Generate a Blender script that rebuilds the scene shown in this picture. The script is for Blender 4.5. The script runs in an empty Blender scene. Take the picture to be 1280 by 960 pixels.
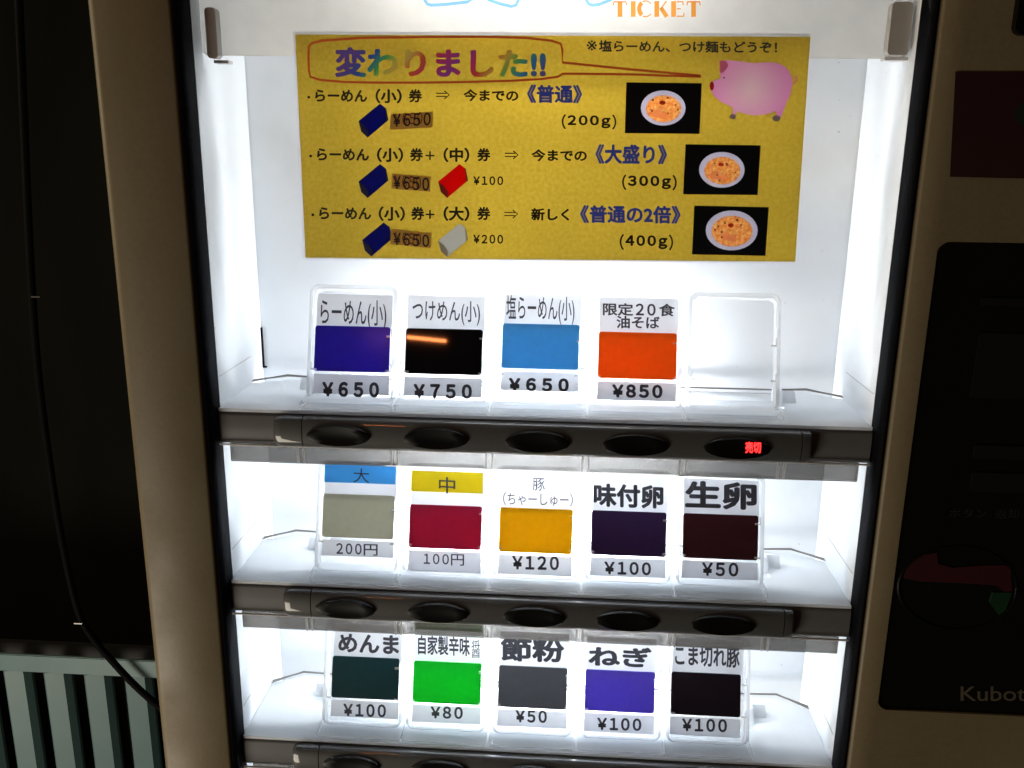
import bpy, math, random
from mathutils import Vector, Matrix
from mathutils.geometry import tessellate_polygon
random.seed(7)
sc = bpy.context.scene
COL = sc.collection
V = Vector
# ------------------------------------------------------------------ camera
F, TILT, YAW, ROLL = 1107.9, 0.25452, -0.06241, 0.01159      # focal length in 1280-px units
CAM = V((0.19443, -0.46611, 0.13976))
fw = V((math.sin(YAW)*math.cos(TILT), math.cos(YAW)*math.cos(TILT), -math.sin(TILT)))
r0 = V((math.cos(YAW), -math.sin(YAW), 0)); u0 = r0.cross(fw)
rt = math.cos(ROLL)*r0 + math.sin(ROLL)*u0
up = -math.sin(ROLL)*r0 + math.cos(ROLL)*u0
cd = bpy.data.cameras.new('camera'); cam = bpy.data.objects.new('camera', cd); COL.objects.link(cam)
cam.matrix_world = Matrix(((rt.x, up.x, -fw.x, CAM.x), (rt.y, up.y, -fw.y, CAM.y), (rt.z, up.z, -fw.z, CAM.z), (0, 0, 0, 1)))
cd.sensor_width = 36; cd.lens = F/1280*36; cd.clip_start = 0.01; cd.clip_end = 50
sc.camera = cam
# ------------------------------------------------------------------ world and lamps
w = bpy.data.worlds.new('World'); sc.world = w; w.use_nodes = True
bg = w.node_tree.nodes['Background']; bg.inputs[0].default_value = (1.0, 0.80, 0.55, 1); bg.inputs[1].default_value = 0.012
TUBE = 82.0            # emission of the fluorescent tubes inside the machine
def area(name, loc, aim, sx, sy, power, col):
    l = bpy.data.lights.new(name, 'AREA'); l.shape = 'RECTANGLE'; l.size = sx; l.size_y = sy; l.energy = power; l.color = col
    o = bpy.data.objects.new(name, l); COL.objects.link(o); o.location = loc
    o.rotation_euler = (V(aim)-V(loc)).to_track_quat('-Z', 'Y').to_euler()
    return o
area('room_light', (-0.55, -0.62, -0.66), (-0.08, 0.05, -0.15), 0.5, 0.45, 5.8, (1.0, 0.90, 0.74))
area('side_light', (-1.3, -0.10, 0.35), (-0.06, 0, 0.0), 0.10, 0.7, 5.0, (1.0, 0.82, 0.56))
area('orange_lamp', (-0.14, -1.05, 0.475), (0.1, 0, 0), 0.075, 0.006, 0.26, (1.0, 0.28, 0.08))
sc.view_settings.view_transform = 'Standard'; sc.view_settings.look = 'None'
sc.view_settings.exposure = 0.18; sc.view_settings.gamma = 1
sc.cycles.use_denoising = True
sc.cycles.max_bounces = 12; sc.cycles.diffuse_bounces = 6; sc.cycles.transparent_max_bounces = 24
sc.cycles.sample_clamp_indirect = 6
# ------------------------------------------------------------------ helpers
def hit(px, py, o, v):
    """point where the photo pixel's ray meets the plane through o spanned by X and v"""
    d = fw + rt*((px-640)/F) - up*((py-480)/F)
    n = V((1, 0, 0)).cross(V(v)); t = (V(o)-CAM).dot(n)/d.dot(n)
    return CAM + d*t
def vh(px, py, Y): return hit(px, py, (0, Y, 0), (0, 0, 1))
def s2l(c):
    c = [x/255 for x in c]
    return tuple(x/12.92 if x <= .04045 else ((x+.055)/1.055)**2.4 for x in c) + (1,)
def nodes(name):
    m = bpy.data.materials.new(name); m.use_nodes = True
    nt = m.node_tree; return m, nt, nt.nodes['Principled BSDF']
def noise_col(nt, b, c1, c2, scale, detail=4, sock='Base Color', stretch=None):
    tc = nt.nodes.new('ShaderNodeTexCoord'); n = nt.nodes.new('ShaderNodeTexNoise'); n.inputs['Scale'].default_value = scale; n.inputs['Detail'].default_value = detail
    if stretch:
        mp = nt.nodes.new('ShaderNodeMapping'); mp.inputs['Scale'].default_value = stretch
        nt.links.new(tc.outputs['Object'], mp.inputs[0]); nt.links.new(mp.outputs[0], n.inputs['Vector'])
    else: nt.links.new(tc.outputs['Object'], n.inputs['Vector'])
    r = nt.nodes.new('ShaderNodeValToRGB'); r.color_ramp.elements[0].position = .3; r.color_ramp.elements[1].position = .7
    r.color_ramp.elements[0].color = c1; r.color_ramp.elements[1].color = c2
    nt.links.new(n.outputs[0], r.inputs[0])
    if b: nt.links.new(r.outputs[0], b.inputs[sock])
    return n, r
def bump(nt, b, n, dist, strength=.4):
    bp = nt.nodes.new('ShaderNodeBump'); bp.inputs['Strength'].default_value = strength; bp.inputs['Distance'].default_value = dist
    nt.links.new(n.outputs[0], bp.inputs['Height']); nt.links.new(bp.outputs[0], b.inputs['Normal'])
def mat(name, c, rough=.5, metal=0, vary=.06, scale=60, bd=0, coat=0, spec=.5, lin=None, stretch=None):
    m, nt, b = nodes(name); c = lin or s2l(c)
    c1 = tuple(x*(1-vary) for x in c[:3])+(1,); c2 = tuple(min(1, x*(1+vary)) for x in c[:3])+(1,)
    n, _ = noise_col(nt, b, c1, c2, scale, stretch=stretch)
    b.inputs['Roughness'].default_value = rough; b.inputs['Metallic'].default_value = metal
    b.inputs['Coat Weight'].default_value = coat; b.inputs['Specular IOR Level'].default_value = spec
    if bd: bump(nt, b, n, bd)
    return m
def translucent_mat(name, c, fac, rough=.6, vary=.03, scale=80, spec=.3, transmit=None, bd=0):
    m, nt, b = nodes(name); c = s2l(c)
    n, r = noise_col(nt, b, tuple(x*(1-vary) for x in c[:3])+(1,), tuple(min(1, x*(1+vary)) for x in c[:3])+(1,), scale)
    b.inputs['Roughness'].default_value = rough; b.inputs['Specular IOR Level'].default_value = spec
    t = nt.nodes.new('ShaderNodeBsdfTranslucent'); mx = nt.nodes.new('ShaderNodeMixShader'); mx.inputs[0].default_value = fac
    if transmit: t.inputs[0].default_value = s2l(transmit)
    else: nt.links.new(r.outputs[0], t.inputs[0])
    out = nt.nodes['Material Output']
    nt.links.new(b.outputs[0], mx.inputs[1]); nt.links.new(t.outputs[0], mx.inputs[2]); nt.links.new(mx.outputs[0], out.inputs[0])
    if bd: bump(nt, b, n, bd)
    return m
def clear_mat(name, tint, body, base=.06, rough=.06):
    """clear plastic: straight-through transparency, a little milky body, Fresnel gloss"""
    m, nt, b = nodes(name)
    b.inputs['Base Color'].default_value = body; b.inputs['Roughness'].default_value = rough
    tr = nt.nodes.new('ShaderNodeBsdfTransparent'); tr.inputs[0].default_value = tint
    lw = nt.nodes.new('ShaderNodeLayerWeight'); lw.inputs[0].default_value = .35
    ma = nt.nodes.new('ShaderNodeMath'); ma.operation = 'MULTIPLY_ADD'; ma.inputs[1].default_value = .55; ma.inputs[2].default_value = base; ma.use_clamp = True
    mx = nt.nodes.new('ShaderNodeMixShader'); out = nt.nodes['Material Output']
    nt.links.new(lw.outputs['Facing'], ma.inputs[0]); nt.links.new(ma.outputs[0], mx.inputs[0])
    nt.links.new(tr.outputs[0], mx.inputs[1]); nt.links.new(b.outputs[0], mx.inputs[2]); nt.links.new(mx.outputs[0], out.inputs[0])
    return m
def emit(name, c, s):
    m, nt, b = nodes(name); b.inputs['Base Color'].default_value = c; b.inputs['Emission Color'].default_value = c; b.inputs['Emission Strength'].default_value = s
    return m
class MB:
    def __init__(s): s.v = []; s.f = []
    def add(s, vs, fs):
        k = len(s.v); s.v += [V(p) for p in vs]; s.f += [tuple(i+k for i in f) for f in fs]; return s
    def box(s, x0, x1, y0, y1, z0, z1, fr=None):
        vs = [(x, y, z) for x in (x0, x1) for y in (y0, y1) for z in (z0, z1)]
        if fr: vs = [fr(*p) for p in vs]
        return s.add(vs, [(0, 1, 3, 2), (4, 6, 7, 5), (0, 4, 5, 1), (2, 3, 7, 6), (0, 2, 6, 4), (1, 5, 7, 3)])
    def prism(s, poly, a, b, fr):
        """poly: 2-D outline; extruded from a to b along the third axis of frame fr(u, v, n)"""
        n = len(poly); vs = [fr(p[0], p[1], a) for p in poly]+[fr(p[0], p[1], b) for p in poly]
        tris = tessellate_polygon([[V((p[0], p[1], 0)) for p in poly]])
        fs = [tuple(t) for t in tris]+[tuple(i+n for i in reversed(t)) for t in tris]+[(i, (i+1) % n, (i+1) % n+n, i+n) for i in range(n)]
        return s.add(vs, fs)
    def tube(s, pts, r, seg=8, cap=True):
        pts = [V(p) for p in pts]; rings = []
        for i, p in enumerate(pts):
            d = (pts[min(i+1, len(pts)-1)]-pts[max(i-1, 0)]).normalized()
            a = d.orthogonal().normalized() if not rings else (pa - d*pa.dot(d)).normalized()
            pa = a; b = d.cross(a); rr = r[i] if isinstance(r, (list, tuple)) else r
            rings.append([p+(a*math.cos(t)+b*math.sin(t))*rr for t in [2*math.pi*k/seg for k in range(seg)]])
        vs = [q for R in rings for q in R]
        fs = [(i*seg+k, i*seg+(k+1) % seg, (i+1)*seg+(k+1) % seg, (i+1)*seg+k) for i in range(len(pts)-1) for k in range(seg)]
        if cap: fs += [tuple(range(seg))[::-1], tuple((len(pts)-1)*seg+k for k in range(seg))]
        return s.add(vs, fs)
WORLD = {}
def wpos(o): return WORLD.get(o, V((0, 0, 0)))
def obj(name, mb, m, parent=None, smooth=False, bevel=0, seg=2):
    lo = V([min(p[i] for p in mb.v) for i in range(3)]); hi = V([max(p[i] for p in mb.v) for i in range(3)]); c = (lo+hi)/2
    me = bpy.data.meshes.new(name); me.from_pydata([p-c for p in mb.v], [], mb.f)
    import bmesh
    bm = bmesh.new(); bm.from_mesh(me); bmesh.ops.recalc_face_normals(bm, faces=bm.faces)
    if bevel: bmesh.ops.bevel(bm, geom=[e for e in bm.edges if len(e.link_faces) == 2 and e.calc_face_angle(0) > .6], offset=bevel, segments=seg, affect='EDGES', clamp_overlap=True)
    if smooth:
        for f in bm.faces: f.smooth = True
        for e in bm.edges:
            e.smooth = not (len(e.link_faces) == 2 and e.calc_face_angle(0) > (.9 if not bevel else 1.0))
    bm.to_mesh(me); bm.free(); me.materials.append(m)
    o = bpy.data.objects.new(name, me); COL.objects.link(o)
    if parent: o.parent = parent
    o.location = c-wpos(parent) if parent else c; WORLD[o] = V(c)
    return o
def clone(o, delta, parent):
    """copy of a part (sharing its mesh) with copies of its sub-parts"""
    c = o.copy(); COL.objects.link(c); p = wpos(o)+V(delta); c.parent = parent; c.location = p-wpos(parent); WORLD[c] = p
    for ch in list(o.children):
        g = ch.copy(); COL.objects.link(g); g.parent = c; WORLD[g] = wpos(ch)+V(delta)
    return c
def tag(o, label=None, cat=None, group=None, kind=None):
    for k, v in (('label', label), ('category', cat), ('group', group), ('kind', kind)):
        if v: o[k] = v
    return o
def thing(name, loc, label, cat, group=None):
    o = bpy.data.objects.new(name, None); o.empty_display_size = .01; COL.objects.link(o); o.location = loc; WORLD[o] = V(loc)
    return tag(o, label, cat, group)
TXT = {}
def glyphs(s, bold):
    if (s, bold) not in TXT:
        sp_c = .58 if s[-1] == 'g' else .64 if s[0] == '¥' and ' ' not in s or s[-1] in 'g' or s in ('20', '200', '100') else 1
        body = s if not (s[0] == '¥' or s[-1] in 'g' or s in ('20', '200', '100')) else ''.join(chr(ord(ch)+0xFEE0) if '!' <= ch <= '~' else ('￥' if ch == '¥' else ('' if ch == ' ' else ch)) for ch in s)
        c = bpy.data.curves.new('t', 'FONT'); c.body = body; c.space_character = sp_c; c.size = 1; c.resolution_u = 3
        o = bpy.data.objects.new('t', c); COL.objects.link(o)
        dg = bpy.context.evaluated_depsgraph_get(); dg.update()
        me = bpy.data.meshes.new_from_object(o.evaluated_get(dg))
        vs = [tuple(v.co) for v in me.vertices]; fs = [tuple(p.vertices) for p in me.polygons]
        bpy.data.objects.remove(o); bpy.data.curves.remove(c); bpy.data.meshes.remove(me)
        x0 = min(v[0] for v in vs); x1 = max(v[0] for v in vs); y0 = min(v[1] for v in vs); y1 = max(v[1] for v in vs)
        TXT[(s, bold)] = ([((v[0]-x0)/(x1-x0), (v[1]-y0)/(y1-y0)) for v in vs], fs, (x1-x0, y1-y0))
    return TXT[(s, bold)]
def text(s, quad, m, parent, lift, bold=0, name='lettering'):
    """quad: bottom-left, bottom-right, top-left, top-right corners in space"""
    g, fs, (gw, gh) = glyphs(s, 0); bl, br, tl, tr = quad; mb = MB()
    out = (br-bl).cross(tl-bl).normalized()*.000012
    d = bold*2.0
    sh = [(0, 0)] if not bold else [(0, 0), (d, 0), (-d, 0), (0, d), (0, -d), (d*.7, d*.7), (-d*.7, -d*.7), (d*.7, -d*.7), (-d*.7, d*.7)]
    for i, (dx, dy) in enumerate(sh):
        ax, ay = dx/gw, dy/gh
        mb.add([(bl*(1-a)+br*a)*(1-b)+(tl*(1-a)+tr*a)*b+lift+out*i for a, b in ((p+ax, q+ay) for p, q in g)], fs)
    return obj(name, mb, m, parent)
# ------------------------------------------------------------------ materials
def casing_mat():
    # powder coat: fine orange-peel, faint smudges and a few rubbed streaks
    m = mat('taupe_powder_coat', (118, 106, 80), .5, vary=.05, scale=400, bd=.00012); nt = m.node_tree; b = nt.nodes['Principled BSDF']
    src = b.inputs['Base Color'].links[0].from_socket
    n2, r2 = noise_col(nt, None, (.84, .83, .81, 1), (1.08, 1.08, 1.08, 1), 9, 6, stretch=(1, 1, .4))
    n3, r3 = noise_col(nt, None, (.40, .40, .40, 1), (.62, .62, .62, 1), 22, 8)
    mx = nt.nodes.new('ShaderNodeMixRGB'); mx.blend_type = 'MULTIPLY'; mx.inputs[0].default_value = 1
    nt.links.new(src, mx.inputs[1]); nt.links.new(r2.outputs[0], mx.inputs[2]); nt.links.new(mx.outputs[0], b.inputs['Base Color']); nt.links.new(r3.outputs[0], b.inputs['Roughness'])
    return m
def white_mat():
    # white enamel with sparse dust specks and slightly yellowed patches
    m = mat('white_painted_steel', (230, 234, 238), .45, vary=.02, scale=25, bd=.0001); nt = m.node_tree; b = nt.nodes['Principled BSDF']
    src = b.inputs['Base Color'].links[0].from_socket
    n2, r2 = noise_col(nt, None, (.90, .89, .87, 1), (1, 1, 1, 1), 14, 7)
    r2.color_ramp.elements[0].position = .25; r2.color_ramp.elements[1].position = .5
    n3, r3 = noise_col(nt, None, (1, 1, 1, 1), (.45, .42, .38, 1), 330, 1)
    r3.color_ramp.elements[0].position = .80; r3.color_ramp.elements[1].position = .86
    for r_ in (r2, r3):
        mx = nt.nodes.new('ShaderNodeMixRGB'); mx.blend_type = 'MULTIPLY'; mx.inputs[0].default_value = 1
        nt.links.new(src, mx.inputs[1]); nt.links.new(r_.outputs[0], mx.inputs[2]); src = mx.outputs[0]
    nt.links.new(src, b.inputs['Base Color']); return m
M = dict(
 white=white_mat(),
 white_dirty=translucent_mat('white_shelf_plastic', (232, 235, 238), .4, rough=.3, scale=40),
 casing=casing_mat(),
 bar=mat('taupe_bar_plastic', (92, 92, 92), .5, vary=.04, scale=200, spec=.3),
 bar_panel=mat('dark_bar_plastic', (72, 73, 73), .5, vary=.04, scale=200, coat=.8, spec=.3),
 black=mat('black_button_plastic', (7, 7, 6), .38, spec=.18, vary=.1, scale=90),
 rubber=mat('black_rubber', (4, 5, 9), .6, spec=.05, vary=.2, scale=80),
 seam=mat('dark_brown_backing', (16, 14, 12), .7),  # dark brown of the backing sheet behind the slats
 grey_clip=mat('grey_clip_plastic', (186, 182, 178), .5, vary=.04, scale=150),
 wire=mat('steel_wire', (120, 116, 112), .3, metal=.8),
 panel=mat('black_gloss_panel', (7, 8, 6), .3, vary=.25, scale=30),
 wall=mat('dark_stained_wall', (9, 8, 4), .85, spec=.1, vary=.8, scale=9, stretch=(1, 1, .25)),
 slat=mat('grey_green_slats', (92, 120, 122), .45, vary=.08, scale=30),
 cable=mat('black_cable', (4, 3, 3), .7, spec=.08),
 ink=mat('black_ink', (12, 12, 14), .55, vary=.15, scale=300),
 ink_blue=mat('navy_ink', (42, 52, 72), .55, vary=.1, scale=300),
 slip_ink=mat('slip_ink', (58, 60, 70), .55, vary=.15, scale=300),
 royal=mat('royal_blue_ink', (66, 92, 226), .55),
 red_ink=mat('orange_red_ink', (240, 110, 56), .55),
 slip=translucent_mat('white_slip_paper', (246, 246, 248), .7),
 blue_band=translucent_mat('sky_blue_print', (110, 196, 238), .6),
 yellow_band=translucent_mat('yellow_print', (240, 226, 50), .5),
 green_band=translucent_mat('green_strip', (40, 140, 60), .5),  # plain green strip along the top of one label slip
 clear=clear_mat('clear_acrylic', (.985, .99, .995, 1), (.9, .92, .94, 1), .16),
 clear_edge=clear_mat('clear_acrylic_edge', (.96, .97, .98, 1), (.95, .96, .97, 1), .30, .12),
 clear_foot=clear_mat('clear_acrylic_foot', (.97, .98, .99, 1), (.97, .98, .99, 1), .05, .1),
 lip=clear_mat('smoky_clear_lip', (.46, .45, .44, 1), (.36, .35, .34, 1), .25, .12),
 header=translucent_mat('opal_header_plate', (242, 240, 236), .8, rough=.35),
 orange=translucent_mat('orange_print', (232, 158, 70), .8),
 cyan=translucent_mat('light_blue_print', (140, 200, 236), .8),
 red_notice=mat('dark_red_notice', (40, 3, 7), .6, vary=.15, scale=20),
 notice_dark=mat('notice_dark_print', (22, 30, 24), .5),
 faint=mat('faint_silver_print', (84, 76, 62), .4),
 faint_dim=mat('dim_silver_print', (34, 33, 28), .5),
 red_lens=mat('red_lens', (50, 2, 9), .5, vary=.15, scale=40, coat=.5),
 green_lens=mat('green_lens', (8, 46, 22), .5, vary=.15, scale=40),
 led=emit('red_display', (1.0, .03, .03, 1), 3.0), led_back=mat('dark_display_window', (40, 2, 2), .3),
 header_tube=emit('header_tube', (.97, .98, 1.0, 1), TUBE*.62),
 tube=emit('fluorescent_tube', (.93, .97, 1.0, 1), TUBE),
 sticker=translucent_mat('tan_price_sticker', (222, 178, 84), .2, vary=.08, scale=90),
 photo_black=mat('photo_black', (10, 14, 20), .35, vary=.6, scale=18),
 bowl=translucent_mat('bowl_white_print', (222, 218, 230), .75),
 meat=translucent_mat('meat_print', (255, 240, 244), .97, vary=.04, scale=700),
 chilli=translucent_mat('chilli_print', (240, 80, 50), .1, vary=.15, scale=500),
 scallion=mat('dark_topping_print', (150, 80, 50), .5, vary=.3, scale=300),
 hoof=translucent_mat('hoof_print', (190, 176, 184), .3), snout=translucent_mat('snout_print', (226, 60, 82), .3, vary=.15, scale=500),
)
def yellow_paper():
    m, nt, b = nodes('yellow_paper')
    n, r = noise_col(nt, b, s2l((216, 194, 98)), s2l((228, 210, 124)), 500, 6)
    n2, r2 = noise_col(nt, None, (.86, .86, .86, 1), (1, 1, 1, 1), 14, 3)
    mx = nt.nodes.new('ShaderNodeMixRGB'); mx.blend_type = 'MULTIPLY'; mx.inputs[0].default_value = 1
    nt.links.new(r.outputs[0], mx.inputs[1]); nt.links.new(r2.outputs[0], mx.inputs[2]); nt.links.new(mx.outputs[0], b.inputs['Base Color'])
    b.inputs['Roughness'].default_value = .6; bump(nt, b, n2, .001, .25)
    t = nt.nodes.new('ShaderNodeBsdfTranslucent'); nt.links.new(mx.outputs[0], t.inputs[0])
    ms = nt.nodes.new('ShaderNodeMixShader'); ms.inputs[0].default_value = .75
    nt.links.new(b.outputs[0], ms.inputs[1]); nt.links.new(t.outputs[0], ms.inputs[2]); nt.links.new(ms.outputs[0], nt.nodes['Material Output'].inputs[0])
    return m
def backlit(m, nt, b, r, f=.75):
    t = nt.nodes.new('ShaderNodeBsdfTranslucent'); nt.links.new(r.outputs[0], t.inputs[0]); ms = nt.nodes.new('ShaderNodeMixShader'); ms.inputs[0].default_value = f
    nt.links.new(b.outputs[0], ms.inputs[1]); nt.links.new(t.outputs[0], ms.inputs[2]); nt.links.new(ms.outputs[0], nt.nodes['Material Output'].inputs[0])
    return m
def ramp_mat(name, stops, diag=.12):
    m, nt, b = nodes(name); tc = nt.nodes.new('ShaderNodeTexCoord'); sp = nt.nodes.new('ShaderNodeSeparateXYZ')
    nt.links.new(tc.outputs['Generated'], sp.inputs[0])
    ma = nt.nodes.new('ShaderNodeMath'); ma.operation = 'MULTIPLY_ADD'; ma.inputs[1].default_value = -diag
    nt.links.new(sp.outputs[2], ma.inputs[0]); nt.links.new(sp.outputs[0], ma.inputs[2])
    r = nt.nodes.new('ShaderNodeValToRGB'); cr = r.color_ramp
    while len(cr.elements) < len(stops): cr.elements.new(.5)
    for e, (p, c) in zip(cr.elements, stops): e.position = p; e.color = s2l(c)
    nt.links.new(ma.outputs[0], r.inputs[0]); nt.links.new(r.outputs[0], b.inputs['Base Color']); b.inputs['Roughness'].default_value = .55
    return m
def radial_mat(name, cin, cout, r0_, r1_):
    m, nt, b = nodes(name); tc = nt.nodes.new('ShaderNodeTexCoord'); ln = nt.nodes.new('ShaderNodeVectorMath'); ln.operation = 'LENGTH'
    nt.links.new(tc.outputs['Object'], ln.inputs[0]); mr = nt.nodes.new('ShaderNodeMapRange'); mr.inputs[1].default_value = r0_; mr.inputs[2].default_value = r1_
    nz = nt.nodes.new('ShaderNodeTexNoise'); nz.inputs['Scale'].default_value = 900
    nt.links.new(tc.outputs['Object'], nz.inputs['Vector'])
    ad = nt.nodes.new('ShaderNodeMath'); ad.operation = 'MULTIPLY_ADD'; ad.inputs[1].default_value = .004
    nt.links.new(nz.outputs[0], ad.inputs[0]); nt.links.new(ln.outputs['Value'], ad.inputs[2])
    r = nt.nodes.new('ShaderNodeValToRGB'); r.color_ramp.elements[0].color = s2l(cin); r.color_ramp.elements[1].color = s2l(cout)
    nt.links.new(ad.outputs[0], mr.inputs[0]); nt.links.new(mr.outputs[0], r.inputs[0]); nt.links.new(r.outputs[0], b.inputs['Base Color']); b.inputs['Roughness'].default_value = .55
    return backlit(m, nt, b, r)
def food_mat(name):
    m, nt, b = nodes(name); n, r = noise_col(nt, b, s2l((226, 140, 84)), s2l((250, 226, 176)), 620, 6)
    e = r.color_ramp.elements.new(.5); e.color = s2l((240, 190, 130)); b.inputs['Roughness'].default_value = .5
    return backlit(m, nt, b, r)
M['paper'] = yellow_paper(); M['food'] = food_mat('noodle_soup_print')
M['rainbow'] = ramp_mat('rainbow_ink', [(0, (124, 96, 205)), (.10, (60, 110, 225)), (.17, (90, 215, 120)), (.23, (250, 240, 110)), (.28, (255, 215, 110)),
    (.34, (255, 110, 70)), (.42, (235, 70, 140)), (.52, (180, 80, 200)), (.60, (240, 70, 150)), (.66, (255, 90, 70)), (.73, (255, 225, 100)), (.79, (120, 220, 110)), (.88, (60, 160, 235)), (1.0, (130, 70, 190))])
M['pig'] = radial_mat('pink_pig_print', (236, 214, 214), (228, 176, 204), .002, .021)
# ------------------------------------------------------------------ dimensions (metres)
W, D, S = .36, .0782, .10571          # window width, depth of the lit box, spacing of the rows
ZT, ZB = .30, -.34
ident = lambda x, y, z: V((x, y, z))
def vq(x0, x1, y0, y1, Y, skew=0):     # upright quad from photo pixels; the baseline follows the rows
    return (vh(x0, y1, Y), vh(x1, y1+skew, Y), vh(x0, y0, Y), vh(x1, y0+skew, Y))
def cut_plate(outer, holes, Y, th):
    loops = [outer]+holes; L2 = [[(vh(x, y, Y).x, vh(x, y, Y).z) for x, y in lp] for lp in loops]; flat = [p for lp in L2 for p in lp]; n = len(flat)
    tris = tessellate_polygon([[V((p[0], p[1], 0)) for p in lp] for lp in L2]); fs = [tuple(t) for t in tris]+[tuple(i+n for i in reversed(t)) for t in tris]; k = 0
    for lp in L2:
        m_ = len(lp); fs += [(k+i, k+(i+1) % m_, k+(i+1) % m_+n, k+i+n) for i in range(m_)]; k += m_
    return MB().add([(p[0], Y, p[1]) for p in flat]+[(p[0], Y-th, p[1]) for p in flat], fs)
def rrect(x0, x1, z0, z1, r, n=5):
    out = []
    for cx, cz, a in ((x1-r, z1-r, 0), (x0+r, z1-r, 90), (x0+r, z0+r, 180), (x1-r, z0+r, 270)):
        for k in range(n+1):
            t = math.radians(a+90*k/n); out.append((cx+r*math.cos(t), cz+r*math.sin(t)))
    return out
# ------------------------------------------------------------------ room behind
obj_wall = obj('wall', MB().box(-1.6, 1.8, .50, .56, -1.6, 1.4), M['wall']); tag(obj_wall, kind='structure')
# ------------------------------------------------------------------ the machine
mach = thing('ticket_machine', (W/2, .12, ZB-.02), 'taupe ticket vending machine with brightly lit white window and three dark button bars', 'vending machine')
YF = -.0088
XCOL = [.0729, .1256, .1794, .2336, .2867]
gx = .0050
# casing: left column with rounded outer edge
xl = vh(152, 480, YF).x
prof = [(xl, .30), (xl, YF+.009)]+[(xl+.006-.006*math.cos(math.radians(a)), YF+.009-.009*math.sin(math.radians(a))) for a in range(10, 91, 10)]+[(-gx-.0015, YF), (-gx, YF+.0015), (-gx, .30)]
obj('side_casing', MB().prism(prof, ZB, ZT+.1, lambda x, y, z: V((x, y, z))), M['casing'], mach, smooth=True)
# right casing
px0 = W+gx
cr_y = YF-.001
cp = [vh(1092, 892, YF), vh(1176, 303, YF)]
cpx0 = (vh(1134, 600, YF).x); cpz1 = vh(1230, 303, YF).z; cpz0 = vh(1200, 892, YF).z; cpx1 = cpx0+.16
prof = [(px0, .30), (px0, YF+.0022), (px0+.0006, YF+.0008), (px0+.002, YF), (cpx0+.05, YF)]
right = MB()
# front sheet with an opening for the control panel, made of four butted pieces
right.prism([(px0, .30), (px0, YF+.0022), (px0+.0006, YF+.0008), (px0+.002, YF), (cpx0, YF), (cpx0, .30)], ZB, ZT+.1, ident)
right.box(cpx0, cpx1, YF, .30, ZB, cpz0); right.box(cpx0, cpx1, YF, .30, cpz1, ZT+.1)
right.box(cpx1, cpx1+.06, YF, .30, ZB, ZT+.1)
obj('front_casing', right, M['casing'], mach, smooth=True)
frm = lambda x, z, n: V((x, -n, z))
# window gasket, both sides
for x0, x1 in ((-gx, 0), (W, W+gx)):
    g = MB().prism([(x0+.0004, .004), (x0+.0004, YF+.002), (x0+.0016, YF+.0006), (x1-.0022, YF+.001), (x1-.0004, YF+.004), (x1-.0002, .004)] if x0 < 0 else
                   [(x1-.0004, .004), (x1-.0004, YF+.002), (x1-.0016, YF+.0006), (x0+.0022, YF+.001), (x0+.0004, YF+.004), (x0+.0002, .004)], ZB, ZT+.1, ident)
    obj('window_gasket', g, M['rubber'], mach, smooth=True)
# lit box
obj('back_panel', MB().box(-.002, W+.002, D, D+.003, ZB, ZT+.1), M['white'], mach)
obj('side_panel', MB().box(-.003, -.0001, .0042, D-.0005, ZB, ZT+.1), M['white'], mach)
obj('side_panel', MB().box(W+.0001, W+.003, .0042, D-.0005, ZB, ZT+.1), M['white'], mach)
obj('top_panel', MB().box(-.003, W+.003, .004, D+.003, ZT+.101, ZT+.104), M['white'], mach)
obj('bottom_panel', MB().box(-.003, W+.003, .004, D+.003, ZB-.004, ZB-.001), M['white'], mach)
# seams on the side walls
for k in range(3):
    for x in (.0, W):
        obj('panel_seam', MB().box(x-.0002, x+.0002, .006, .056, -S*k+.0165, -S*k+.0168), M['grey_clip'], mach)
# dark latch slot beside the back corner
a, b = vh(322.5, 412, D-.004), vh(327.5, 459, D-.004)
obj('latch_slot', MB().box(a.x, a.x+.0016, D-.002, D-.0002, b.z, a.z).box(a.x-.0012, a.x+.0016, D-.0021, D-.0003, a.z, a.z+.0008).box(a.x, a.x+.0032, D-.0021, D-.0003, b.z-.0008, b.z), M['rubber'], mach)
# header plate
HY = .014
hz = vh(640, 71, HY).z
hd = obj('header_plate', MB().prism(rrect(.0008, W-.0008, hz, ZT+.08, .002), -HY-.002, -HY, frm), M['header'], mach)
for (x0, x1, y0, y1) in ((255, 273, 9, 73), (1116, 1135, 2, 69)):
    a, b = vh(x0, y0, HY-.006), vh(x1, y1, HY-.006)
    c_ = obj('header_clip', MB().prism(rrect(a.x, b.x, b.z, a.z, .002), -HY+.0002, -HY+.0062, frm), M['grey_clip'], mach, bevel=.0004)
    obj('clip_foot', MB().box(a.x+.001, b.x+.003, HY-.0005, HY+.006, b.z-.0018, b.z-.0003), M['grey_clip'], c_)
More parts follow.
